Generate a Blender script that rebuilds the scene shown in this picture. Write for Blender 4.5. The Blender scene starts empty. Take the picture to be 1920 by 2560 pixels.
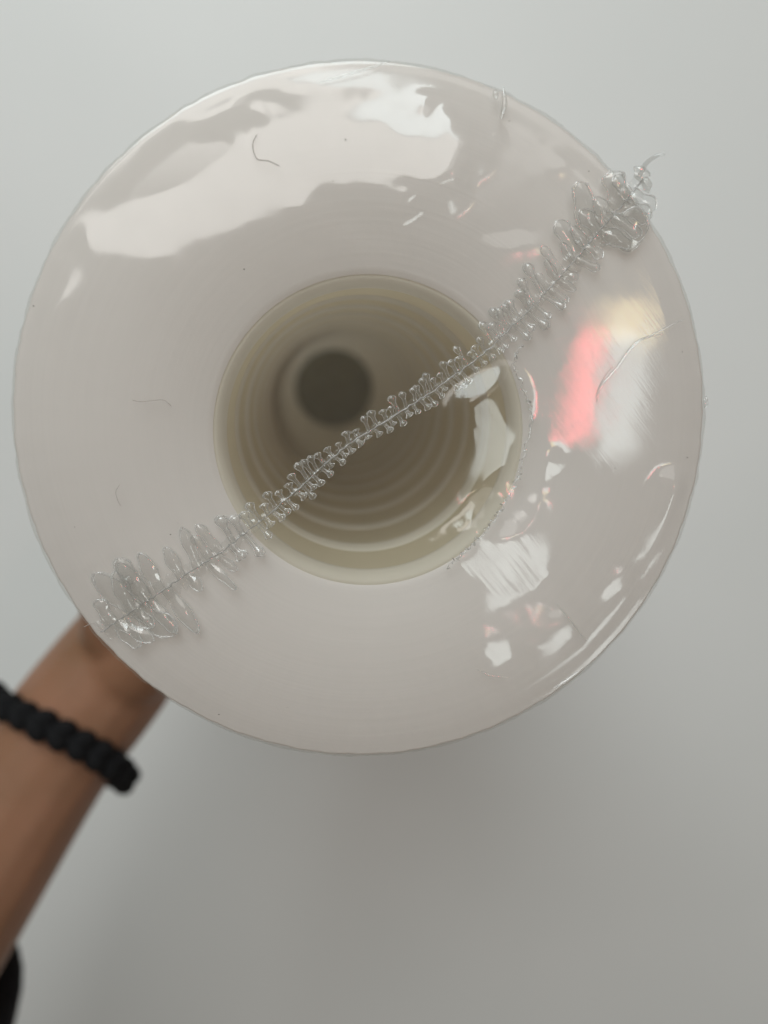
import bpy, bmesh, math, random
import numpy as np
from mathutils import Vector, Matrix

S = bpy.context.scene
C = S.collection
rnd = random.Random(7)
nrng = np.random.default_rng(11)

# ------------------------------------------------------------------ camera
H = 0.380                 # height of the stack of rolls (m)
R_OUT, R_IN = 0.0580, 0.0262
CAM = Vector((-0.0082, 0.0104, 0.5091))
F = 1923.0                # focal length in pixels of the 1920 x 2560 photograph
ROWS = ((0.99672566, 0.01443292, 0.07955907), (0.0, 0.98394029, -0.17849791), (-0.08085762, 0.17791345, 0.98071854))
M3 = Matrix(ROWS)         # world -> camera
cd = bpy.data.cameras.new('camera')
cam = bpy.data.objects.new('camera', cd)
C.objects.link(cam)
cam.matrix_world = Matrix.Translation(CAM) @ M3.transposed().to_4x4()
cd.sensor_fit = 'VERTICAL'
cd.sensor_height = 36.0
cd.lens = 36.0 * F / 2560.0
cd.clip_start = 0.01
cd.clip_end = 20.0
cd.dof.use_dof = True
cd.dof.focus_distance = 0.130
cd.dof.aperture_fstop = cd.lens / 3.1
S.camera = cam

# ------------------------------------------------------------------ light
w = bpy.data.worlds.new('World')
S.world = w
w.use_nodes = True
w.node_tree.nodes['Background'].inputs[0].default_value = (1.0, 0.89, 0.74, 1)
w.node_tree.nodes['Background'].inputs[1].default_value = 0.12
TOP = Vector((0, 0, H))

def area(name, direction, dist, sx, sy, radiance, col):
    ld = bpy.data.lights.new(name, 'AREA')
    ld.shape = 'RECTANGLE'
    ld.size, ld.size_y = sx, sy
    ld.energy = radiance * math.pi * sx * sy
    ld.color = col
    o = bpy.data.objects.new(name, ld)
    C.objects.link(o)
    d = Vector(direction).normalized()
    o.location = TOP + d * dist
    y = (Vector((0, 1, 0)) - d * d.y).normalized()
    o.rotation_euler = Matrix((y.cross(d), y, d)).transposed().to_euler()
    return o

L_WIN = (-0.32, 1.05, 0.78)       # window, low behind the stack
L_TOP = (-0.24, 0.46, 1.0)        # added overhead lamp that gives the film its bright band
L_DIM = (0.22, 0.48, 1.0)         # added dim lamp for faint reflections and a veil on the film
L_LOW = (0.60, -0.54, 1.0)        # added pale lamp for the film's lower right facets to reflect
L_SIDE = (0.43, -0.02, 1.0)        # added pale lamp for the white reflection beside the red one
area('window_light', L_WIN, 1.7, 1.35, 1.0, 5.5, (0.90, 0.99, 1.0))
area('upper_film_light', L_TOP, 1.6, 0.66, 0.50, 3.7, (1.0, 0.98, 0.94))
area('side_light', L_SIDE, 1.3, 0.07, 0.22, 5.0, (0.93, 1.0, 0.98))
area('low_light', L_LOW, 1.3, 0.26, 0.24, 4.2, (0.93, 1.0, 0.97))
area('dim_light', L_DIM, 1.5, 0.80, 0.50, 1.2, (1.0, 0.98, 0.94))
area('red_light', (0.372, -0.01, 1.0), 1.3, 0.014, 0.18, 38.0, (1.0, 0.16, 0.17))  # added lamp, there only for the red bar reflected in the film
area('amber_light', (0.435, 0.085, 1.0), 1.3, 0.09, 0.07, 6.5, (1.0, 0.78, 0.40))  # added lamp, there only for the amber patch reflected in the film

S.view_settings.view_transform = 'Standard'
S.view_settings.look = 'None'
S.view_settings.exposure = 0.0
S.view_settings.gamma = 1.0
S.view_settings.use_curve_mapping = False
S.cycles.use_denoising = True
S.cycles.max_bounces = 16
S.cycles.diffuse_bounces = 14
S.cycles.transparent_max_bounces = 24
S.cycles.sample_clamp_indirect = 6.0

# ------------------------------------------------------------------ helpers
K = 1920.0 / 1659.0

def at(px, py, z=H, k=K):
    """a spot seen in the photograph, put on the level z"""
    d = M3.transposed() @ Vector(((px * k - 960) / F, -(py * k - 1280) / F, -1.0))
    return CAM + d * ((z - CAM.z) / d.z)

def link(name, me, mat=None, parent=None, smooth=True):
    o = bpy.data.objects.new(name, me)
    C.objects.link(o)
    if mat and not me.materials:
        me.materials.append(mat)
    if smooth:
        me.polygons.foreach_set('use_smooth', [True] * len(me.polygons))
    if parent:
        o.parent = parent
    return o

def from_py(name, v, f):
    me = bpy.data.meshes.new(name)
    me.from_pydata([tuple(p) for p in v], [], f)
    me.update()
    return me

def tag(o, label, cat, group=None):
    o['label'] = label
    o['category'] = cat
    if group:
        o['group'] = group
    return o

def empty(name, loc=(0, 0, 0)):
    o = bpy.data.objects.new(name, None)
    o.empty_display_size = 0.01
    C.objects.link(o)
    o.location = loc
    return o

def lathe(name, prof, n=160, wob=None, closed=True):
    v, f = [], []
    m = len(prof)
    for j in range(n):
        a = 2 * math.pi * j / n
        for i, (r, z) in enumerate(prof):
            rr = r + (wob(a, r, z) if wob else 0)
            v.append((rr * math.cos(a), rr * math.sin(a), z))
    for j in range(n):
        k = (j + 1) % n
        for i in range(m if closed else m - 1):
            i2 = (i + 1) % m
            f.append((j * m + i, k * m + i, k * m + i2, j * m + i2))
    return from_py(name, v, f)

def tube(name, pts, radii, n=8, cap=True):
    pts = [Vector(p) for p in pts]
    v, f = [], []
    up = Vector((0, 0, 1))
    for i, p in enumerate(pts):
        t = (pts[min(i + 1, len(pts) - 1)] - pts[max(i - 1, 0)]).normalized()
        a = t.cross(up)
        if a.length < 1e-4:
            a = t.cross(Vector((1, 0, 0)))
        a.normalize()
        b = t.cross(a)
        r = radii[i] if hasattr(radii, '__len__') else radii
        for j in range(n):
            w_ = 2 * math.pi * j / n
            v.append(p + (a * math.cos(w_) + b * math.sin(w_)) * r)
    for i in range(len(pts) - 1):
        for j in range(n):
            k = (j + 1) % n
            f.append((i * n + j, i * n + k, (i + 1) * n + k, (i + 1) * n + j))
    if cap:
        f.append(tuple(range(n))[::-1])
        f.append(tuple(range((len(pts) - 1) * n, len(pts) * n)))
    return from_py(name, v, f)

def spline(pts, n):
    """Catmull-Rom through the points"""
    P = [Vector(p) for p in pts]
    P = [P[0] * 2 - P[1]] + P + [P[-1] * 2 - P[-2]]
    out = []
    m = len(P) - 3
    for i in range(n):
        t = i / (n - 1) * m
        k = min(int(t), m - 1)
        u = t - k
        a, b, c, d = P[k:k + 4]
        out.append(0.5 * ((2 * b) + (c - a) * u + (2 * a - 5 * b + 4 * c - d) * u * u + (3 * b - a - 3 * c + d) * u ** 3))
    return out

# ---- materials
def mat(name, col, rough=0.5, **kw):
    m = bpy.data.materials.new(name)
    m.use_nodes = True
    b = m.node_tree.nodes['Principled BSDF']
    b.inputs['Base Color'].default_value = (*col, 1)
    b.inputs['Roughness'].default_value = rough
    for k, v in kw.items():
        b.inputs[k.replace('_', ' ')].default_value = v
    return m

def add_noise(m, scale, c0, c1, bump=0.0, bscale=None, dist=0.001, detail=4, coords='Object', stretch=None):
    nt = m.node_tree
    b = nt.nodes['Principled BSDF']
    tc = nt.nodes.new('ShaderNodeTexCoord')
    src = tc.outputs[coords]
    if stretch:
        mp = nt.nodes.new('ShaderNodeMapping')
        mp.inputs['Scale'].default_value = stretch
        nt.links.new(src, mp.inputs[0])
        src = mp.outputs[0]
    nz = nt.nodes.new('ShaderNodeTexNoise')
    nz.inputs['Scale'].default_value = scale
    nz.inputs['Detail'].default_value = detail
    nt.links.new(src, nz.inputs['Vector'])
    cr = nt.nodes.new('ShaderNodeValToRGB')
    cr.color_ramp.elements[0].position = 0.3
    cr.color_ramp.elements[1].position = 0.7
    cr.color_ramp.elements[0].color = (*c0, 1)
    cr.color_ramp.elements[1].color = (*c1, 1)
    nt.links.new(nz.outputs[0], cr.inputs[0])
    nt.links.new(cr.outputs[0], b.inputs['Base Color'])
    if bump:
        n2 = nt.nodes.new('ShaderNodeTexNoise')
        n2.inputs['Scale'].default_value = bscale or scale
        n2.inputs['Detail'].default_value = 3
        nt.links.new(src, n2.inputs['Vector'])
        bp = nt.nodes.new('ShaderNodeBump')
        bp.inputs['Strength'].default_value = bump
        bp.inputs['Distance'].default_value = dist
        nt.links.new(n2.outputs[0], bp.inputs['Height'])
        nt.links.new(bp.outputs[0], b.inputs['Normal'])
    return m

M_TABLE = add_noise(mat('white_laminate', (0.78, 0.78, 0.77), 0.55), 6, (0.77, 0.775, 0.765), (0.80, 0.80, 0.79), 0.05, 900, 0.0004)
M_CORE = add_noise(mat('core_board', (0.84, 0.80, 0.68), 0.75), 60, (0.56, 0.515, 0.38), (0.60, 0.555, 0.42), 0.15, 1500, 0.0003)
M_RIM = add_noise(mat('lit_core_rim', (0.80, 0.77, 0.68), 0.7), 80, (0.71, 0.67, 0.57), (0.75, 0.71, 0.61), 0.1, 1500, 0.0003)  # whiter cut edge, with light caught by the lips put into the colour
M_SKIN = add_noise(mat('skin', (0.33, 0.17, 0.10), 0.5), 25, (0.22, 0.112, 0.060), (0.32, 0.155, 0.092), 0.25, 420, 0.0006)
M_SKIN.node_tree.nodes['Principled BSDF'].inputs['Subsurface Weight'].default_value = 0.12
M_SKIN.node_tree.nodes['Principled BSDF'].inputs['Subsurface Radius'].default_value = (0.006, 0.002, 0.001)
M_CORD = add_noise(mat('black_cord', (0.008, 0.008, 0.010), 0.9), 700, (0.003, 0.003, 0.004), (0.006, 0.006, 0.007), 0.5, 1600, 0.0005)
M_CORD.node_tree.nodes['Principled BSDF'].inputs['Specular IOR Level'].default_value = 0.3
M_CLOTH = add_noise(mat('black_cloth', (0.008, 0.008, 0.010), 0.9), 200, (0.006, 0.006, 0.008), (0.013, 0.013, 0.015), 0.4, 900, 0.0006)
M_LINT = mat('lint', (0.42, 0.37, 0.34), 0.7)
M_DUST = mat('dust', (0.10, 0.08, 0.06), 0.8)

def paper_mat():
    """edge of tightly wound white tape: fine rings round the axis"""
    m = mat('wound_tape_edge', (0.66, 0.60, 0.56), 0.7)
    nt = m.node_tree
    b = nt.nodes['Principled BSDF']
    tc = nt.nodes.new('ShaderNodeTexCoord')
    sx = nt.nodes.new('ShaderNodeSeparateXYZ')
    nt.links.new(tc.outputs['Object'], sx.inputs[0])
    def math_(op, a, b_=None):
        n = nt.nodes.new('ShaderNodeMath')
        n.operation = op
        for i, x in enumerate((a, b_)):
            if x is None:
                continue
            if isinstance(x, (int, float)):
                n.inputs[i].default_value = x
            else:
                nt.links.new(x, n.inputs[i])
        return n.outputs[0]
    x2 = math_('MULTIPLY', sx.outputs[0], sx.outputs[0])
    y2 = math_('MULTIPLY', sx.outputs[1], sx.outputs[1])
    r = math_('SQRT', math_('ADD', x2, y2))
    ang = math_('ARCTAN2', sx.outputs[1], sx.outputs[0])
    cv = nt.nodes.new('ShaderNodeCombineXYZ')
    nt.links.new(math_('MULTIPLY', r, 1600.0), cv.inputs[0])
    nt.links.new(math_('MULTIPLY', ang, 0.9), cv.inputs[1])
    nz = nt.nodes.new('ShaderNodeTexNoise')
    nz.inputs['Scale'].default_value = 1.0
    nz.inputs['Detail'].default_value = 3
    nt.links.new(cv.outputs[0], nz.inputs['Vector'])
    n2 = nt.nodes.new('ShaderNodeTexNoise')
    n2.inputs['Scale'].default_value = 38
    n2.inputs['Detail'].default_value = 2
    nt.links.new(tc.outputs['Object'], n2.inputs['Vector'])
    cr = nt.nodes.new('ShaderNodeValToRGB')
    e = cr.color_ramp.elements
    e[0].position, e[1].position = 0.25, 0.75
    e[0].color = (0.795, 0.755, 0.735, 1)
    e[1].color = (0.855, 0.815, 0.795, 1)
    mx = nt.nodes.new('ShaderNodeMix')
    mx.data_type = 'FLOAT'
    mx.inputs[0].default_value = 0.5
    nt.links.new(nz.outputs[0], mx.inputs[2])
    nt.links.new(n2.outputs[0], mx.inputs[3])
    nt.links.new(mx.outputs[0], cr.inputs[0])
    nt.links.new(cr.outputs[0], b.inputs['Base Color'])
    bp = nt.nodes.new('ShaderNodeBump')
    bp.inputs['Strength'].default_value = 0.12
    bp.inputs['Distance'].default_value = 0.0003
    nt.links.new(nz.outputs[0], bp.inputs['Height'])
    nt.links.new(bp.outputs[0], b.inputs['Normal'])
    return m
M_TAPE = paper_mat()

def let_through(m, col, fac):
    """part of the light soaks through the white plastic instead of bouncing off"""
    nt = m.node_tree
    out = nt.nodes['Material Output']
    tl = nt.nodes.new('ShaderNodeBsdfTranslucent')
    tl.inputs[0].default_value = (*col, 1)
    mx = nt.nodes.new('ShaderNodeMixShader')
    mx.inputs[0].default_value = fac
    nt.links.new(nt.nodes['Principled BSDF'].outputs[0], mx.inputs[1])
    nt.links.new(tl.outputs[0], mx.inputs[2])
    nt.links.new(mx.outputs[0], out.inputs[0])
M_BACK = mat('tape_backing', (0.88, 0.85, 0.82), 0.35)
let_through(M_TAPE, (0.96, 0.93, 0.90), 0.36)
let_through(M_BACK, (0.98, 0.95, 0.90), 0.68)
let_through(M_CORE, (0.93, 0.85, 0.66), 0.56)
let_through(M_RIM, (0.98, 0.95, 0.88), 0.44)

def film_mat(name, gain, tint, rough, hcol=0.75, streak=0.0, haze=0.0, cap=0.22):
    """clear plastic film: both faces reflect, the rest passes straight through"""
    m = bpy.data.materials.new(name)
    m.use_nodes = True
    nt = m.node_tree
    nt.nodes.clear()
    out = nt.nodes.new('ShaderNodeOutputMaterial')
    tr = nt.nodes.new('ShaderNodeBsdfTransparent')
    tr.inputs[0].default_value = (*tint, 1)
    gl = nt.nodes.new('ShaderNodeBsdfGlossy')
    gl.inputs['Roughness'].default_value = rough
    if streak:
        tq = nt.nodes.new('ShaderNodeTexCoord')
        rn = nt.nodes.new('ShaderNodeTexNoise')
        rn.inputs['Scale'].default_value = 110
        rn.inputs['Detail'].default_value = 5
        nt.links.new(tq.outputs['Object'], rn.inputs['Vector'])
        mr = nt.nodes.new('ShaderNodeMapRange')
        mr.inputs[1].default_value, mr.inputs[2].default_value = 0.36, 0.64
        mr.inputs[3].default_value, mr.inputs[4].default_value = 0.7, 1.5
        nt.links.new(rn.outputs[0], mr.inputs[0])
        dq = nt.nodes.new('ShaderNodeVectorMath')       # drum-tight and clear on one side, scuffed elsewhere
        dq.operation = 'DISTANCE'
        dq.inputs[1].default_value = (0.042, 0.004, H)
        nt.links.new(tq.outputs['Object'], dq.inputs[0])
        rq = nt.nodes.new('ShaderNodeMapRange')
        rq.inputs[1].default_value, rq.inputs[2].default_value = 0.014, 0.030
        rq.inputs[3].default_value, rq.inputs[4].default_value = rough, rough * 2.5
        nt.links.new(dq.outputs['Value'], rq.inputs[0])
        mm = nt.nodes.new('ShaderNodeMath')
        mm.operation = 'MULTIPLY'
        nt.links.new(mr.outputs[0], mm.inputs[0])
        nt.links.new(rq.outputs[0], mm.inputs[1])
        nt.links.new(mm.outputs[0], gl.inputs['Roughness'])
    fr = nt.nodes.new('ShaderNodeFresnel')
    fr.inputs[0].default_value = 1.5
    mu = nt.nodes.new('ShaderNodeMath')
    mu.operation = 'MULTIPLY'
    mu.inputs[1].default_value = gain
    nt.links.new(fr.outputs[0], mu.inputs[0])
    mn = nt.nodes.new('ShaderNodeMath')
    mn.operation = 'MINIMUM'
    mn.inputs[1].default_value = cap
    nt.links.new(mu.outputs[0], mn.inputs[0])
    mu = mn
    mx = nt.nodes.new('ShaderNodeMixShader')
    nt.links.new(mu.outputs[0], mx.inputs[0])
    last = tr.outputs[0]
    if haze:
        df = nt.nodes.new('ShaderNodeBsdfDiffuse')
        df.inputs[0].default_value = (hcol, hcol, hcol * 0.98, 1)
        m2 = nt.nodes.new('ShaderNodeMixShader')
        m2.inputs[0].default_value = haze
        nt.links.new(last, m2.inputs[1])
        nt.links.new(df.outputs[0], m2.inputs[2])
        last = m2.outputs[0]
    nt.links.new(last, mx.inputs[1])
    nt.links.new(gl.outputs[0], mx.inputs[2])
    nt.links.new(mx.outputs[0], out.inputs[0])
    if streak:
        tc = nt.nodes.new('ShaderNodeTexCoord')
        mp = nt.nodes.new('ShaderNodeMapping')
        mp.vector_type = 'TEXTURE'
        mp.inputs['Rotation'].default_value = (0, 0, math.radians(-50))
        mp.inputs['Scale'].default_value = (0.006, 0.0003, 0.01)
        nt.links.new(tc.outputs['Object'], mp.inputs[0])
        nz = nt.nodes.new('ShaderNodeTexNoise')
        nz.inputs['Scale'].default_value = 1.0
        nz.inputs['Detail'].default_value = 3
        nt.links.new(mp.outputs[0], nz.inputs['Vector'])
        bp = nt.nodes.new('ShaderNodeBump')
        bp.inputs['Strength'].default_value = streak
        bp.inputs['Distance'].default_value = 0.0002
        ds = nt.nodes.new('ShaderNodeVectorMath')       # drawn tightest beside the torn edge
        ds.operation = 'DISTANCE'
        ds.inputs[1].default_value = (0.025, -0.026, H)
        nt.links.new(tc.outputs['Object'], ds.inputs[0])
        rm = nt.nodes.new('ShaderNodeMapRange')
        rm.interpolation_type = 'SMOOTHSTEP'
        rm.inputs[1].default_value, rm.inputs[2].default_value = 0.006, 0.026
        rm.inputs[3].default_value, rm.inputs[4].default_value = 5.0, 1.0
        nt.links.new(ds.outputs['Value'], rm.inputs[0])
        hm = nt.nodes.new('ShaderNodeMath')
        hm.operation = 'MULTIPLY'
        nt.links.new(nz.outputs[0], hm.inputs[0])
        nt.links.new(rm.outputs[0], hm.inputs[1])
        nt.links.new(hm.outputs[0], bp.inputs['Height'])
        nt.links.new(bp.outputs[0], gl.inputs['Normal'])
        nt.links.new(bp.outputs[0], fr.inputs['Normal'])
    return m
M_FILM = film_mat('clear_film', 1.75, (0.985, 0.985, 0.98), 0.05, hcol=0.9, streak=0.03, haze=0.022, cap=0.13)
M_FOLD = film_mat('gathered_film', 3.0, (0.98, 0.98, 0.975), 0.05, hcol=0.9, haze=0.08, cap=0.15)
M_EDGE = film_mat('glint_film_edge', 4.0, (0.95, 0.95, 0.945), 0.08, hcol=0.92, haze=0.20, cap=0.24)  # thicker film edge, its pale haze stands in for glints along it
M_STRIP = film_mat('seam_film', 2.0, (0.985, 0.985, 0.98), 0.08, hcol=0.85, haze=0.04, cap=0.12)
M_SEAM = film_mat('fused_film', 2.0, (0.85, 0.84, 0.83), 0.2, hcol=0.62, haze=0.45, cap=0.12)

# ------------------------------------------------------------------ setting
bm = bmesh.new()
bmesh.ops.create_cube(bm, size=1.0)
bmesh.ops.scale(bm, vec=(2.2, 2.2, 0.03), verts=bm.verts)
bmesh.ops.translate(bm, vec=(0, 0, -0.015), verts=bm.verts)
bmesh.ops.bevel(bm, geom=list(bm.edges), offset=0.003, segments=2, affect='EDGES')
me = bpy.data.meshes.new('table_top')
bm.to_mesh(me)
bm.free()
table = link('table_top', me, M_TABLE, smooth=False)
table['kind'] = 'structure'

# ------------------------------------------------------------------ the stack of rolls
N = 18
PITCH = (H - 0.001) / N

def edge_wobble(a, r, z):
    if r < 0.05:
        return 0.0
    return 0.00004 * math.sin(7 * a + 1) + 0.00004 * math.sin(23 * a) + 0.00006 * math.sin(61 * a + 2) + 0.00004 * math.sin(131 * a)

t = PITCH - 0.0002
b_ = 0.0006
tape_prof = [(R_IN, 0.0002), (R_OUT - b_, 0.0), (R_OUT, b_), (R_OUT, t - b_), (R_OUT - b_ * 0.3, t - b_ * 0.3), (R_OUT - b_, t), (R_IN + 0.0012, t), (R_IN, t - 0.0008)]
tape_me = lathe('tape', tape_prof, 360, edge_wobble, closed=False)
tape_me.materials.append(M_TAPE)
tape_me.materials.append(M_BACK)
nseg = len(tape_prof) - 1
tape_me.polygons.foreach_set('material_index', [1 if 1 <= k % nseg <= 3 else 0 for k in range(len(tape_me.polygons))])
ci = 0.0246
ct = t - 0.0010
core_prof = [(ci + 0.0003, ct - 0.0046), (ci + 0.0003, ct - 0.0075), (ci + 0.0003, 0.0)]
rim_prof = [(R_IN + 0.0002, ct - 0.0002), (R_IN - 0.0002, ct), (R_IN - 0.0006, ct - 0.0002), (R_IN - 0.0012, ct - 0.0008), (ci + 0.0001, ct - 0.0018), (ci - 0.0001, ct - 0.0030), (ci - 0.0001, ct - 0.0046), (ci + 0.0003, ct - 0.0050)]
rim_me = lathe('rim', rim_prof, 200, closed=False)
core_me = lathe('core', core_prof, 200, closed=False)
words = ['second', 'third', 'fourth', 'fifth', 'sixth', 'seventh']
for i in range(N):          # i = 0 is the end roll
    jx, jy = (0, 0) if i == 0 else (rnd.uniform(-2, 2) * 1e-4, rnd.uniform(-2, 2) * 1e-4)
    e = empty('tape_roll', (jx, jy, 0.001 + PITCH * (N - 1 - i)))
    e.rotation_euler.z = rnd.uniform(0, 6.28)
    if i == 0:
        lb = 'pinkish white tape roll whose whole flat end shows under the wrinkled film'
    elif i < 7:
        lb = words[i - 1] + ' tape roll down the bore, its pale core lip one ring deeper'
    else:
        lb = 'tape roll deep down the dim bore where the rings blur together'
    tag(e, lb, 'tape roll', 'tape rolls stacked end to end in the film')
    link('tape', tape_me, M_TAPE, e)
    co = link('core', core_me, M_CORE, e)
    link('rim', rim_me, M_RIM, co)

# added disc: shade at the bore's far end as dark colour, blocks light from below
cap = link('end_shade_disc', lathe('end_shade_disc', [(0.0001, 0.0), (0.0568, 0.0), (0.0570, 0.0003), (0.0568, 0.0006), (0.0001, 0.0006)], 96), mat('grey_olive_shade', (0.30, 0.29, 0.235), 0.8), smooth=False)
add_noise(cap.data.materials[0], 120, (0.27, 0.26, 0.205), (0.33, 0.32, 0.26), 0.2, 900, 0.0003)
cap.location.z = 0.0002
tag(cap, 'dark grey olive disc added as the shade at the far end of the bore', 'shade disc')

# ------------------------------------------------------------------ shrink film
def vnoise(x, y, seed):
    """smooth value noise on numpy arrays"""
    g = np.random.default_rng(seed).random((256, 256))
    xi, yi = np.floor(x).astype(int), np.floor(y).astype(int)
    fx, fy = x - xi, y - yi
    fx, fy = fx * fx * (3 - 2 * fx), fy * fy * (3 - 2 * fy)
    a, b = g[xi % 256, yi % 256], g[(xi + 1) % 256, yi % 256]
    c, d = g[xi % 256, (yi + 1) % 256], g[(xi + 1) % 256, (yi + 1) % 256]
    return (a * (1 - fx) + b * fx) * (1 - fy) + (c * (1 - fx) + d * fx) * fy - 0.5

def fbm(x, y, seed, octs=4):
    s, amp = 0, 1.0
    for o in range(octs):
        s = s + amp * vnoise(x * 2 ** o + 17.3 * o, y * 2 ** o + 9.1 * o, seed + o)
        amp *= 0.5
    return s

def sdist(x, y, poly):
    """signed distance to a polygon, positive inside"""
    d = np.full(x.shape, 1e9)
    ins = np.zeros(x.shape, bool)
    n = len(poly)
    for i in range(n):
        x0, y0 = poly[i]
        x1, y1 = poly[(i + 1) % n]
        ex, ey = x1 - x0, y1 - y0
        tt = np.clip(((x - x0) * ex + (y - y0) * ey) / (ex * ex + ey * ey + 1e-18), 0, 1)
        d = np.minimum(d, np.hypot(x - x0 - tt * ex, y - y0 - tt * ey))
        cr = ((y0 > y) != (y1 > y)) & (x < ex * (y - y0) / (ey + 1e-18) + x0)
        ins ^= cr
    return np.where(ins, d, -d)

def sstep(v):
    v = np.clip(v, 0, 1)
    return v * v * (3 - 2 * v)

# facets of the film, outlines on the end face; towards which lamp they lean; edge softness and raggedness in mm
PATCH = [
    ([(330, 355), (380, 312), (450, 335), (540, 310), (590, 255), (640, 272), (760, 285), (860, 275), (960, 292), (1005, 335), (960, 385), (860, 410),
      (700, 412), (600, 470), (480, 495), (330, 535), (240, 505), (218, 460), (290, 420)], L_TOP, 1.0, 3.4, 0.0),
    ([(132, 535), (160, 538), (170, 590), (150, 655), (88, 695), (75, 655), (108, 585)], (-0.42, 0.36, 1.0), 0.5, 1.5, 0.0),
    ([(1040, 510), (1110, 490), (1165, 505), (1150, 540), (1080, 548)], L_DIM, 1.4, 2.0, 0.4),
    ([(1175, 318), (1215, 315), (1222, 362), (1195, 372)], L_DIM, 0.9, 1.2, 0.2),
    ([(1002, 850), (1068, 850), (1082, 900), (1098, 1000), (1080, 1086), (1050, 1045), (1030, 980), (1008, 890)], L_LOW, 0.5, 0.5, 0.5),
    ([(968, 1218), (1020, 1180), (1078, 1100), (1130, 1150), (1172, 1240), (1185, 1290), (1120, 1265), (1090, 1300), (1040, 1250)], L_LOW, 0.8, 2.6, 1.0),
    ([(1045, 1380), (1100, 1385), (1110, 1415), (1060, 1432), (1038, 1415)], L_LOW, 1.3, 2.6, 0.5),
    ([(1150, 1385), (1185, 1372), (1225, 1368), (1235, 1385), (1180, 1405)], L_LOW, 1.1, 2.6, 0.3),
    ([(1292, 1272), (1330, 1248), (1360, 1250), (1330, 1275), (1308, 1295)], L_LOW, 0.8, 2.2, 0.1),
    ([(1445, 1060), (1475, 1060), (1462, 1150), (1430, 1235), (1398, 1245), (1415, 1180), (1432, 1120)], L_LOW, 0.5, 1.0, 0.0),
    ([(1130, 1000), (1180, 985), (1225, 1010), (1190, 1045), (1140, 1035)], L_LOW, 1.6, 1.6, 0.4),
    ([(70, 1130), (100, 1180), (122, 1235), (118, 1275), (92, 1235), (66, 1170)], (-0.5, 0.2, 1.0), 0.3, 0.4, 0.0),
    ([(345, 275), (410, 262), (412, 275), (370, 290)], L_TOP, 0.3, 0.8, 0.0),
]

# the line of the gathered seam, and the film's height map
seam_px = [(222, 1362), (290, 1315), (380, 1255), (470, 1195), (555, 1130), (650, 1050), (740, 968), (840, 905), (940, 840), (1040, 765),
           (1110, 700), (1180, 628), (1245, 555), (1300, 490), (1345, 440), (1388, 385)]
GN, GS = 560, 0.062                    # height map of the film over the end face: cells across, half width (m)

def blur(a, sig):
    r = int(3 * sig) + 1
    k = np.exp(-0.5 * (np.arange(-r, r + 1) / sig) ** 2)
    k /= k.sum()
    for ax in (0, 1):
        p = np.pad(a, [(r, r) if q == ax else (0, 0) for q in (0, 1)], mode='edge')
        a = sum(w_ * (p[i:i + GN, :] if ax == 0 else p[:, i:i + GN]) for i, w_ in enumerate(k))
    return a

def film_map():
    g = np.linspace(-GS, GS, GN)
    X, Y = np.meshgrid(g, g, indexing='ij')
    cell = g[1] - g[0]
    a = math.radians(-50)
    u, v = X * math.cos(a) + Y * math.sin(a), -X * math.sin(a) + Y * math.cos(a)
    taut = fbm(u / 0.012, v / 0.0010, 41, 3)
    right = sstep((X * 0.75 - Y * 0.35 - 0.004) / 0.012)
    base = 0.00095 + 0.00004 * fbm(X / 0.012, Y / 0.012, 3, 3) + right * taut * 0.000003 + (1 - right) * 0.00007 * fbm(X / 0.008, Y / 0.008, 5, 4)
    h, hs = np.zeros_like(X), np.zeros_like(X)
    for n_, (poly, L, soft, rag, streak) in enumerate(PATCH):
        pp = [at(*p) for p in poly]
        pp = [(p.x, p.y) for p in pp]
        cx, cy = sum(p[0] for p in pp) / len(pp), sum(p[1] for p in pp) / len(pp)
        nn = (CAM - Vector((cx, cy, H))).normalized() + Vector(L).normalized()
        gx, gy = -nn.x / nn.z, -nn.y / nn.z
        mg = 0.010
        i0, i1 = [int(np.clip((q + GS) / cell, 0, GN)) for q in (min(p[0] for p in pp) - mg, max(p[0] for p in pp) + mg)]
        j0, j1 = [int(np.clip((q + GS) / cell, 0, GN)) for q in (min(p[1] for p in pp) - mg, max(p[1] for p in pp) + mg)]
        sl = (slice(i0, i1), slice(j0, j1))
        x, y = X[sl], Y[sl]
        wx = x + rag * 0.0009 * fbm(x / 0.004, y / 0.004, 60 + n_, 4)
        wy = y + rag * 0.0009 * fbm(x / 0.004, y / 0.004, 160 + n_, 4)
        d = sdist(wx, wy, pp)
        e = [gx * (p[0] - cx) + gy * (p[1] - cy) for p in pp]
        hollow = 1.3 if len(poly) > 15 else 0.4       # the wide facet is slightly dished
        mid, rg = 0.45 * max(e) + 0.55 * min(e), max(e) - min(e)
        pl = np.clip(gx * (x - cx) + gy * (y - cy) + hollow * ((x - cx) ** 2 + (y - cy) ** 2) - mid, -0.6 * rg, 0.8 * rg)
        m = 1 - np.clip(-d / min(max(2.2 * rg, 0.0012), 0.006), 0, 1)
        t_ = np.zeros_like(X)
        t_[sl] = m * pl
        h += blur(t_, (0.00028 + 0.00042 * soft) / cell)
        hs[sl] += sstep(d / (soft * 0.001) + 0.5) * streak * 0.00008 * taut[sl]
    sq = [at(*p) for p in seam_px]
    ds = np.full(X.shape, 1e9)
    for a_, b_ in zip(sq[:-1], sq[1:]):
        ex, ey = b_.x - a_.x, b_.y - a_.y
        tt = np.clip(((X - a_.x) * ex + (Y - a_.y) * ey) / (ex * ex + ey * ey), 0, 1)
        ds = np.minimum(ds, np.hypot(X - a_.x - tt * ex, Y - a_.y - tt * ey))
    free = sstep((ds - 0.001) / 0.005)            # the seam holds the film down
    return np.maximum(base + (h + hs) * free, 0.0001)
FMAP = film_map()

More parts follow.
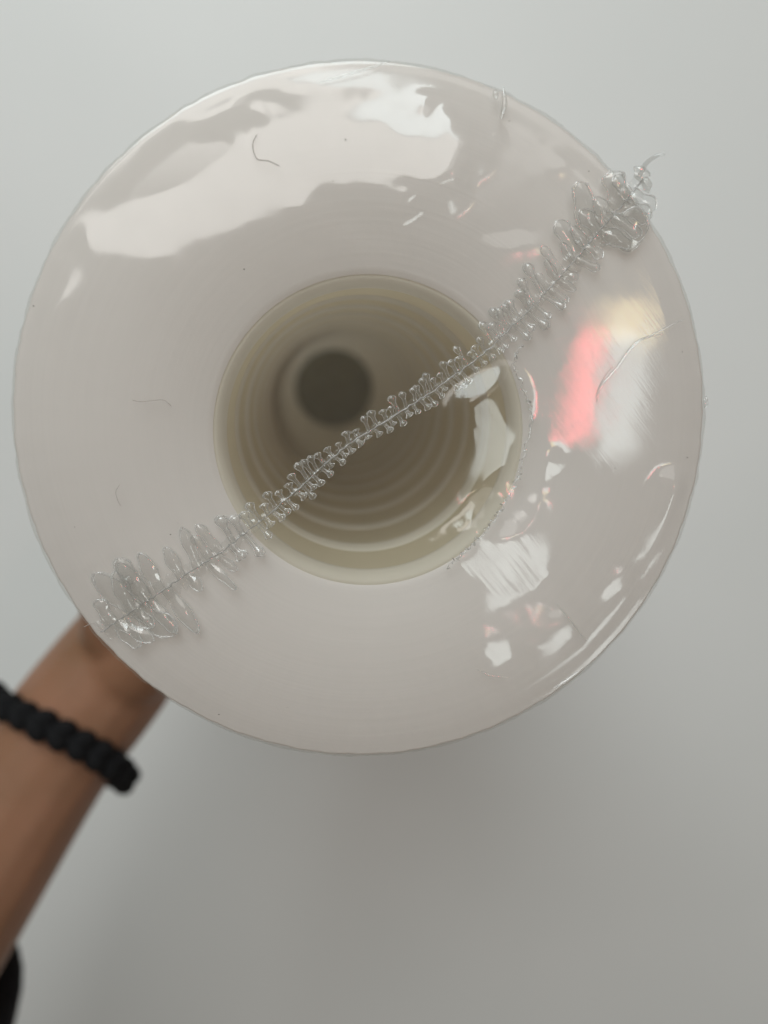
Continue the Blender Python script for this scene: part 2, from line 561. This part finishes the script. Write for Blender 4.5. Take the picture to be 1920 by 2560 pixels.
def film_height(x, y):
    fx = np.clip((x + GS) / (2 * GS) * (GN - 1), 0, GN - 1.001)
    fy = np.clip((y + GS) / (2 * GS) * (GN - 1), 0, GN - 1.001)
    i, j = fx.astype(int), fy.astype(int)
    u, v = fx - i, fy - j
    return (FMAP[i, j] * (1 - u) + FMAP[i + 1, j] * u) * (1 - v) + (FMAP[i, j + 1] * (1 - u) + FMAP[i + 1, j + 1] * u) * v

def make_film():
    rf = 0.0012                     # radius of the film round the rim
    RS = R_OUT + 0.0003
    rr = np.concatenate([[0.0], np.linspace(0.0003, RS - rf, 200)])
    nt_ = 900
    th = np.linspace(0, 2 * math.pi, nt_, endpoint=False)
    X, Y = rr[:, None] * np.cos(th)[None], rr[:, None] * np.sin(th)[None]
    Z = film_height(X, Y)
    fade = sstep((RS - rf - rr) / 0.004)[:, None]
    Z = H + 0.0004 * (1 - fade) + Z * fade
    rows = [np.stack([X, Y, Z], -1)]
    edge = 0.00005 * np.sin(13 * th + .5) + 0.00004 * np.sin(37 * th) + 0.00022 * fbm(th * 30, th * 0, 90, 4)
    for k in range(1, 7):
        q = math.pi / 2 * k / 6
        r = RS - rf + rf * math.sin(q) + edge * math.sin(q)
        z = H + 0.0004 - rf * (1 - math.cos(q))
        rows.append(np.stack([r * np.cos(th), r * np.sin(th), np.full(nt_, z)], -1)[None])
    for z in np.linspace(H - 0.012, 0.002, 12):
        wv = 0.00025 * fbm(th * 6, th * 0 + z * 40, 95, 3)
        r = RS + 0.0003 + wv
        rows.append(np.stack([r * np.cos(th), r * np.sin(th), np.full(nt_, z)], -1)[None])
    V = np.concatenate(rows, 0)
    n = V.shape[0]
    idx = np.arange(n * nt_).reshape(n, nt_)
    q = np.stack([idx[:-1], idx[1:], np.roll(idx, -1, 1)[1:], np.roll(idx, -1, 1)[:-1]], -1).reshape(-1, 4)
    me = bpy.data.meshes.new('film_sheet')
    me.vertices.add(n * nt_)
    me.vertices.foreach_set('co', V.reshape(-1))
    me.loops.add(q.size)
    me.loops.foreach_set('vertex_index', q.reshape(-1))
    me.polygons.add(len(q))
    me.polygons.foreach_set('loop_start', np.arange(len(q)) * 4)
    me.polygons.foreach_set('loop_total', np.full(len(q), 4))
    me.update(calc_edges=True)
    me.validate()
    return me

film = tag(empty('shrink_film', (0, 0, 0.001)), 'clear wrinkled plastic shrink film over the rolls with a gathered diagonal seam', 'film')
DOWN = Vector((0, 0, -0.001))
def film_part(name, me, m):
    o = link(name, me, m, film)
    o.location = DOWN
    return o
film_part('film_sheet', make_film(), M_FILM)

# --- the gathered seam
def fh(p):
    return float(film_height(np.array([p.x]), np.array([p.y]))[0])
seam = spline([at(*p) for p in seam_px], 400)
for p in seam:
    p.z = H + 0.0008
jit = [Vector((rnd.gauss(0, 1), rnd.gauss(0, 1), rnd.gauss(0, .6))) * 0.00009 for _ in seam]
line_pts = [p + j for p, j in zip(seam, jit)][::2]
film_part('seam_line', tube('seam_line', line_pts, [0.00008 + 0.00010 * rnd.random() for _ in line_pts], 6), M_SEAM)

def lobe_mesh(kind, seed):
    """one gathered fold of film lying on its side: a raised blister from seam (u=0) to tip (u=1), unit size"""
    r = random.Random(seed)
    nu, nv = 16, 9
    v, f = [], []
    bend = r.uniform(-0.12, 0.12)
    prof = []
    for i in range(nu):
        u = i / (nu - 1)
        if kind == 'leaf':
            wd = (0.45 + 0.55 * math.sin(math.pi * (0.2 + 0.6 * u))) * (math.sqrt(1 - max(0, (u - 0.78) / 0.22) ** 2) + 0.02)
            wd *= 1 + 0.18 * math.sin(9 * u + seed)
            hg = 0.55 * (0.5 + 0.5 * math.sin(math.pi * u)) * wd
        else:
            wd = 0.42 + 0.58 * math.exp(-((u - 0.82) / 0.15) ** 2) if u < 0.82 else math.sqrt(max(0, 1 - ((u - 0.82) / 0.18) ** 2)) * 1.0 + 0.02
            hg = 0.9 * wd * (0.6 + 0.4 * u)
        for j in range(nv):
            s = -1 + 2 * j / (nv - 1)
            zz = hg * math.sqrt(max(0, 1 - s * s)) if kind != 'leaf' else hg * (1 - abs(s) ** 1.5)
            v.append((u, 0.5 * wd * s + bend * u * u, zz * 0.5))
        prof.append((u, wd, bend * u * u))
    for i in range(nu - 1):
        for j in range(nv - 1):
            f.append((i * nv + j, (i + 1) * nv + j, (i + 1) * nv + j + 1, i * nv + j + 1))
    nf = len(f)
    loop = [(u, -0.5 * w_ + b_, 0) for u, w_, b_ in prof] + [(u, 0.5 * w_ + b_, 0) for u, w_, b_ in prof[::-1]]
    rx_, ry_ = (0.011, 0.055) if kind == 'leaf' else (0.030, 0.085)
    base = len(v)
    for k, (x, y, z) in enumerate(loop):
        fat = 0.6 + 0.9 * x * x
        for q in range(5):
            w_ = 2 * math.pi * q / 5
            v.append((x + rx_ * fat * math.cos(w_) * (1 if x > 0.9 else 0.3), y + ry_ * fat * math.cos(w_), z + 0.09 * fat * (1 + math.sin(w_))))
    for k in range(len(loop) - 1):
        for q in range(5):
            a, b = base + k * 5 + q, base + k * 5 + (q + 1) % 5
            f.append((a, a + 5, b + 5, b))
    me = from_py('fold', v, f)
    me.materials.append(M_FOLD)
    me.materials.append(M_EDGE)
    me.polygons.foreach_set('material_index', [0] * nf + [1] * (len(f) - nf))
    return me
LEAF = [lobe_mesh('leaf', s) for s in range(5)]
BEAD = [lobe_mesh('bead', s + 9) for s in range(5)]
PXM = 0.0763e-3     # metres per pixel of the layout on the end face

def interp(x, xs, ys):
    return float(np.interp(x, xs, ys))

cum = [0.0]
for a, b in zip(seam[:-1], seam[1:]):
    cum.append(cum[-1] + (b - a).length)
LEN = cum[-1]
def seam_at(s):
    i = min(max(int(np.searchsorted(cum, s)) - 1, 0), len(seam) - 2)
    u = (s - cum[i]) / (cum[i + 1] - cum[i])
    tng = (seam[min(i + 4, len(seam) - 1)] - seam[max(i - 4, 0)]).normalized()
    return seam[i].lerp(seam[i + 1], u), tng

TX = [0.0, 0.08, 0.16, 0.24, 0.30, 0.45, 0.60, 0.72, 0.82, 0.90, 1.0]
UPL = [62, 105, 92, 70, 46, 34, 36, 52, 72, 110, 70]
DNL = [50, 120, 88, 60, 38, 26, 30, 40, 62, 85, 60]
SPC = [58, 50, 40, 30, 22, 20, 19, 20, 26, 42, 56]
for side, LL in ((1, UPL), (-1, DNL)):
    s = 0.002 if side > 0 else 0.0034
    n_ = 0
    while s < LEN - 0.001:
        x = s / LEN
        sp = interp(x, TX, SPC) * PXM
        L = interp(x, TX, LL) * PXM * rnd.uniform(0.5, 1.2)
        p, tg = seam_at(s)
        nrm = Vector((-tg.y, tg.x, 0)) * side
        lean = math.radians((9 if side > 0 else -9) * -1 + rnd.uniform(-9, 9))
        d = Matrix.Rotation(lean, 3, 'Z') @ nrm
        end = x < 0.22 or x > 0.80
        me = rnd.choice(LEAF if end else BEAD)
        o = film_part('fold', me, M_FOLD)
        wd = sp * (0.62 if end else 0.85) * rnd.uniform(0.8, 1.2)
        ang = math.atan2(d.y, d.x)
        o.location = Vector((p.x, p.y, H + 0.0006 + 0.0002 * rnd.random())) + DOWN
        o.rotation_euler = (rnd.uniform(-.25, .25), -rnd.uniform(0.02, 0.14), ang)
        o.scale = (L, wd, wd * (0.9 if end else 1.1))
        s += sp * rnd.uniform(0.65, 1.3)
        n_ += 1

# --- crinkled strip of film along the seam
ns, nv = 900, 9
V, Fc = [], []
sv = np.linspace(0.0005, LEN - 0.0005, ns)
lo_ = 0.00030 * fbm(sv / 0.0011, sv * 0, 301, 3) 
hi_ = 0.00030 * fbm(sv / 0.0011, sv * 0 + 5, 311, 3)
rip = fbm(sv / 0.00065, sv * 0 + 2, 321, 2)
for i, q in enumerate(sv):
    p, tg = seam_at(float(q))
    nrm = Vector((-tg.y, tg.x, 0))
    hw = interp(q / LEN, TX, [24, 28, 22, 14, 10, 8, 8, 10, 15, 26, 22]) * PXM
    for j in range(nv):
        v_ = -1 + 2 * j / (nv - 1)
        off = v_ * hw * (1 + 0.5 * rip[i]) + (hi_[i] if v_ > 0 else lo_[i]) * abs(v_)
        V.append(p + nrm * off + tg * (0.0004 * v_ * rip[i]) + Vector((0, 0, 0.0002 + (1 - v_ * v_) * 0.0002 + 0.00075 * rip[i] * (0.35 + abs(v_) * (1 - v_ * v_) * 2))))
for i in range(ns - 1):
    for j in range(nv - 1):
        Fc.append((i * nv + j, (i + 1) * nv + j, (i + 1) * nv + j + 1, i * nv + j + 1))
film_part('seam_strip', from_py('seam_strip', V, Fc), M_STRIP)

# --- ragged edge of the second film layer
edge_px = [(1122, 745), (1108, 795), (1138, 860), (1142, 920), (1128, 980), (1112, 1040), (1082, 1090), (1060, 1125), (1030, 1160), (1000, 1190), (965, 1222)]
ep = spline([at(*p) for p in edge_px], 150)
pts = []
for i, p in enumerate(ep):
    q = p + Vector((rnd.gauss(0, 1), rnd.gauss(0, 1), 0)) * 0.00028
    q.z = H + 0.0010 + rnd.random() * 0.0004
    pts.append(q)
film_part('film_edge', tube('film_edge', pts, [0.00004 + 0.00022 * rnd.random() ** 2 for _ in pts], 5), M_EDGE)

# --- creases and curls
def crease(name, px, r, lift=0.0008, n=40, m=None, jitter=0.0):
    q = spline([at(*p) for p in px], n)
    for i, p in enumerate(q):
        p.z = H + lift + fh(p) * 0.6
        p += Vector((rnd.gauss(0, 1), rnd.gauss(0, 1), 0)) * jitter
    return film_part(name, tube(name, q, [r * (0.25 + math.sin(math.pi * (i + .5) / n)) for i in range(n)], 7), m or M_FOLD)
crease('crease', [(1285, 870), (1292, 835), (1330, 790), (1365, 745), (1420, 715), (1470, 690)], 0.00013, jitter=0.00004)
crease('crease', [(1345, 765), (1375, 735), (1425, 722)], 0.00013)
crease('crease', [(1190, 1480), (1215, 1465), (1248, 1442)], 0.00022)
crease('crease', [(1025, 1438), (1055, 1452), (1095, 1457)], 0.00012)
crease('crease', [(1200, 1300), (1235, 1345), (1262, 1380)], 0.00012)
crease('crease', [(690, 185), (760, 165), (840, 140)], 0.00020)
crease('crease', [(1082, 195), (1085, 230), (1078, 262)], 0.0004)
crease('crease', [(1065, 200), (1068, 222)], 0.0004, n=10)
q = [at(1375, 385), at(1382, 362), at(1398, 350), at(1413, 347)]
for p, z in zip(q, (0.001, 0.0024, 0.0034, 0.0040)):
    p.z = H + z
q = spline(q, 24)
film_part('film_curl', tube('film_curl', q, [0.0005 - 0.0003 * i / 24 for i in range(24)], 8), M_FOLD)

def blob(name, px, py, rx, ry, rz, ang):
    bm = bmesh.new()
    bmesh.ops.create_icosphere(bm, subdivisions=3, radius=1)
    for v in bm.verts:
        k = 1 + 0.14 * math.sin(5 * v.co.x + 3 * v.co.y + px) + 0.10 * math.sin(7 * v.co.z + 4 * v.co.y)
        v.co = Vector((v.co.x * rx * k, v.co.y * ry * k, max(v.co.z, -0.1) * rz * k))
    me = bpy.data.meshes.new(name)
    bm.to_mesh(me)
    bm.free()
    o = film_part(name, me, M_FOLD)
    p = at(px, py)
    o.location = Vector((p.x, p.y, H + 0.0008)) + DOWN
    o.rotation_euler.z = ang
def fold_between(base, tip, width, lift=0.0006):
    a, b = at(*base), at(*tip)
    d = b - a
    o = film_part('fold', rnd.choice(LEAF), M_FOLD)
    o.location = Vector((a.x, a.y, H + lift)) + DOWN
    o.rotation_euler = (rnd.uniform(-.2, .2), -0.08, math.atan2(d.y, d.x))
    o.scale = (d.length, width * 0.8 * PXM, 0.0014)
for base, tip, wd in [((330, 1305), (258, 1212), 46), ((300, 1320), (205, 1235), 58), ((300, 1312), (382, 1368), 62), ((262, 1345), (335, 1382), 34),
                      ((1285, 520), (1240, 398), 60), ((1252, 560), (1200, 478), 44), ((1300, 495), (1392, 505), 92), ((1345, 450), (1402, 470), 46), ((1340, 450), (1318, 372), 56)]:
    fold_between(base, tip, wd)
for a in [(1382, 378, .0011, .0015, .0012, .8), (1392, 402, .0008, .0012, .0009, .3), (278, 1252, .0009, .0009, .0008, .6), (1520, 868, .0004, .0009, .0005, 0)]:
    blob('blister', *a[:4], a[4] * 0.55, a[5])

# ------------------------------------------------------------------ lint and dust on the film
def lint(px, r, label):
    q = spline([at(*p) for p in px], 24)
    for p in q:
        p.z = H + fh(p) + 0.00008 + r
    base = q[0].copy()
    q = [p - base for p in q]
    o = link('lint_fibre', tube('lint_fibre', q, r, 6), M_LINT)
    o.location = base
    tag(o, label, 'lint', 'lint fibres caught on the film')
lint([(290, 864), (310, 867), (335, 864), (358, 864), (372, 876)], 0.00005, 'short straight lint fibre with a hooked end on the plain roll end')
lint([(555, 292), (546, 315), (556, 345), (580, 350), (604, 362)], 0.00006, 'curled grey lint fibre lying across the brightest reflection on the film')
lint([(262, 1045), (254, 1060), (258, 1078), (264, 1090)], 0.000035, 'faint short upright lint fibre between the gathered seam and the hooked fibre')
lint([(185, 1540 - 190), (205, 1532 - 190), (222, 1545 - 190), (215, 1358)], 0.00004, 'tiny looped lint fibre beside the wide end of the seam above the wrist')
lint([(1285, 868), (1284, 850), (1300, 815), (1320, 790)], 0.00004, 'thin lint fibre on the red reflection in the film')

def specks():
    bm = bmesh.new()
    for k in range(36):
        a, r = rnd.uniform(0, 6.283), math.sqrt(rnd.uniform(0.0262 ** 2, 0.057 ** 2))
        p = Vector((r * math.cos(a), r * math.sin(a), 0))
        if p.x < 0.02 and rnd.random() < 0.55:
            continue
        p.z = H + fh(p) + 0.00008
        s = rnd.uniform(0.00003, 0.00011)
        g = bmesh.ops.create_icosphere(bm, subdivisions=1, radius=s)['verts']
        for v in g:
            v.co = Vector((v.co.x * rnd.uniform(.8, 1.6), v.co.y, v.co.z * .6)) + p
    me = bpy.data.meshes.new('dust')
    bm.to_mesh(me)
    bm.free()
    o = link('dust', me, M_DUST)
    o['kind'] = 'stuff'
    tag(o, 'fine dark dust specks scattered over the film', 'dust')
specks()

# ------------------------------------------------------------------ the arm and the hand that steadies the stack
def cyl(r, deg, z):
    return Vector((r * math.cos(math.radians(deg)), r * math.sin(math.radians(deg)), z))
ZH = 0.222
bracelet_c = Vector((-0.1085, -0.1290, 0.226))
verts, edges, rad = [], [], []
def addv(p, r, prev=None):
    verts.append(tuple(p))
    rad.append(r if isinstance(r, tuple) else (r, r))
    if prev is not None:
        edges.append((prev, len(verts) - 1))
    return len(verts) - 1
el2 = Vector((-0.260, -0.370, 0.300))
el1 = Vector((-0.195, -0.262, 0.262))
fo = Vector((-0.150, -0.193, 0.242))
roots = []
root = addv(el2, 0.040)
roots.append(root)
a = addv(el1, 0.037, root)
a = addv(fo, 0.0315, a)
a = addv(bracelet_c, 0.0265, a)
wr = addv((-0.0930, -0.1105, 0.2225), 0.0270, a)
heel = addv((-0.0780, -0.0905, 0.2200), 0.0245, wr)
addv((-0.0690, -0.0770, 0.2200), 0.0225, heel)
zs = [0.028, 0.008, -0.012, -0.030]
spans = [(36, 22, 17), (40, 25, 19), (37, 23, 18), (29, 18, 15)]
rads = [.0088, .0090, .0085, .0075]
for k in range(4):
    z = ZH + zs[k]
    rb = R_OUT + 0.0012
    m0 = addv(Vector(verts[wr]).lerp(Vector(verts[heel]), 0.6) + Vector((0, 0, zs[k] * 0.35)), 0.0150)
    roots.append(m0)
    m1 = addv(cyl(0.0890, 211, ZH + zs[k] * 0.75), 0.0145, m0)
    mc = addv(cyl(rb + 0.0132, 190, z), 0.0120, m1)
    an = 190
    pv = mc
    for sp, fct in zip(spans[k], (1.0, 0.92, 0.82)):
        an -= sp / 2
        pv = addv(cyl(rb + rads[k] * 1.10 * fct + 0.0016, an, z - 0.001), rads[k] * fct, pv)
        an -= sp / 2
        pv = addv(cyl(rb + rads[k] * 1.0 * fct + 0.0006, an, z - 0.002), rads[k] * fct * 0.95, pv)
th0 = addv(Vector(verts[wr]) + Vector((0.006, 0.004, 0.004)), 0.0200)
roots.append(th0)
th = addv(cyl(0.1010, 232, ZH + 0.016), 0.0158, th0)
th = addv(cyl(0.0790, 245, ZH + 0.026), 0.0115, th)
th = addv(cyl(0.0712, 262, ZH + 0.034), 0.0098, th)
th = addv(cyl(0.0700, 280, ZH + 0.039), 0.0094, th)
th = addv(cyl(0.0690, 294, ZH + 0.041), 0.0078, th)
person = tag(empty('person', (0, 0, 0)), 'bare forearm and hand with a black sleeve steadying the wrapped rolls', 'person')
me = bpy.data.meshes.new('arm')
me.from_pydata(verts, edges, [])
arm = link('arm', me, M_SKIN, person, smooth=False)
sk = arm.modifiers.new('skin', 'SKIN')
sk.use_smooth_shade = True
for i, v in enumerate(me.skin_vertices[0].data):
    v.radius = rad[i]
    v.use_root = i in roots
sb = arm.modifiers.new('subdivision', 'SUBSURF')
sb.levels = sb.render_levels = 2
rm_ = arm.modifiers.new('fuse', 'REMESH')
rm_.mode = 'VOXEL'
rm_.voxel_size = 0.0017
rm_.use_smooth_shade = True
sm_ = arm.modifiers.new('soften', 'SMOOTH')
sm_.factor, sm_.iterations = 0.5, 8

# loose black sleeve, its hem hanging lower than the arm
axis = [fo, el1, el2, el2 + (el2 - el1) * 1.2]
ax = spline(axis, 60)
nr, na = 34, 48
V, Fc = [], []
for i in range(nr):
    for j in range(na):
        g = 2 * math.pi * j / na
        low = 0.5 - 0.5 * math.cos(g)         # 1 on the side hanging away from the camera
        start = 0.44 - 0.365 * low ** 1.5
        tt = start + (1 - start) * i / (nr - 1)
        k = min(int(tt * 59), 58)
        c = ax[k].lerp(ax[k + 1], tt * 59 - k)
        tg = (ax[k + 1] - ax[max(k - 1, 0)]).normalized()
        upv = Vector((0, 0, 1)) - tg * tg.z
        upv.normalize()
        sd = tg.cross(upv)
        R = 0.0415 + 0.012 * tt + 0.0016 * math.sin(5 * g + 14 * tt) + 0.0010 * math.sin(9 * g - 20 * tt)
        V.append(c + upv * (math.cos(g) * R) + sd * (math.sin(g) * R) + Vector((0.013, -0.002, -0.006 * low)))
for i in range(nr - 1):
    for j in range(na):
        k = (j + 1) % na
        Fc.append((i * na + j, i * na + k, (i + 1) * na + k, (i + 1) * na + j))
slv = link('sleeve', from_py('sleeve', V, Fc), M_CLOTH, person)
slv['label'] = 'loose black sleeve hem hanging below the forearm'
so = slv.modifiers.new('thickness', 'SOLIDIFY')
so.thickness = 0.0015

# ------------------------------------------------------------------ braided bracelet
tg = (Vector((-0.0930, -0.1105, 0.2225)) - fo).normalized()
br = tag(empty('bracelet', bracelet_c - Vector((0, 0, 0.03))), 'black braided cord bracelet round the bare wrist', 'bracelet')
upv = (Vector((0, 0, 1)) - tg * tg.z).normalized()
sd = tg.cross(upv)
upv = (upv + tg * 0.42).normalized()
tg = upv.cross(sd) * -1
tg = tg if tg.dot(Vector((1, 1, 0))) > 0 else -tg
def knot_mesh():
    bm = bmesh.new()
    for s in (-1, 1):
        g = bmesh.ops.create_uvsphere(bm, u_segments=10, v_segments=7, radius=1)['verts']
        for v in g:
            x, y, z = v.co
            v.co = Vector((x * 0.0038 + s * y * 0.0010, y * 0.0034 + s * 0.0018, z * 0.0038))
    me = bpy.data.meshes.new('knot')
    bm.to_mesh(me)
    bm.free()
    return me
km = knot_mesh()
NK = 25
RB = 0.0302
for k in range(NK):
    g = 2 * math.pi * k / NK
    rad_d = upv * math.cos(g) + sd * math.sin(g)
    tan_d = -upv * math.sin(g) + sd * math.cos(g)
    o = link('knot', km, M_CORD, br)
    rot = Matrix((tan_d, tg, rad_d)).transposed()
    o.matrix_local = Matrix.Translation(rad_d * RB + Vector((0, 0, 0.03)) + tg * (0.0006 * math.sin(3 * g))) @ rot.to_4x4() @ Matrix.Scale(rnd.uniform(1.02, 1.18), 4)
ring = [upv * (math.cos(2 * math.pi * i / 64) * RB) + sd * (math.sin(2 * math.pi * i / 64) * RB) + Vector((0, 0, 0.03)) for i in range(65)]
link('cord', tube('cord', ring, 0.0026, 8, cap=False), M_CORD, br)
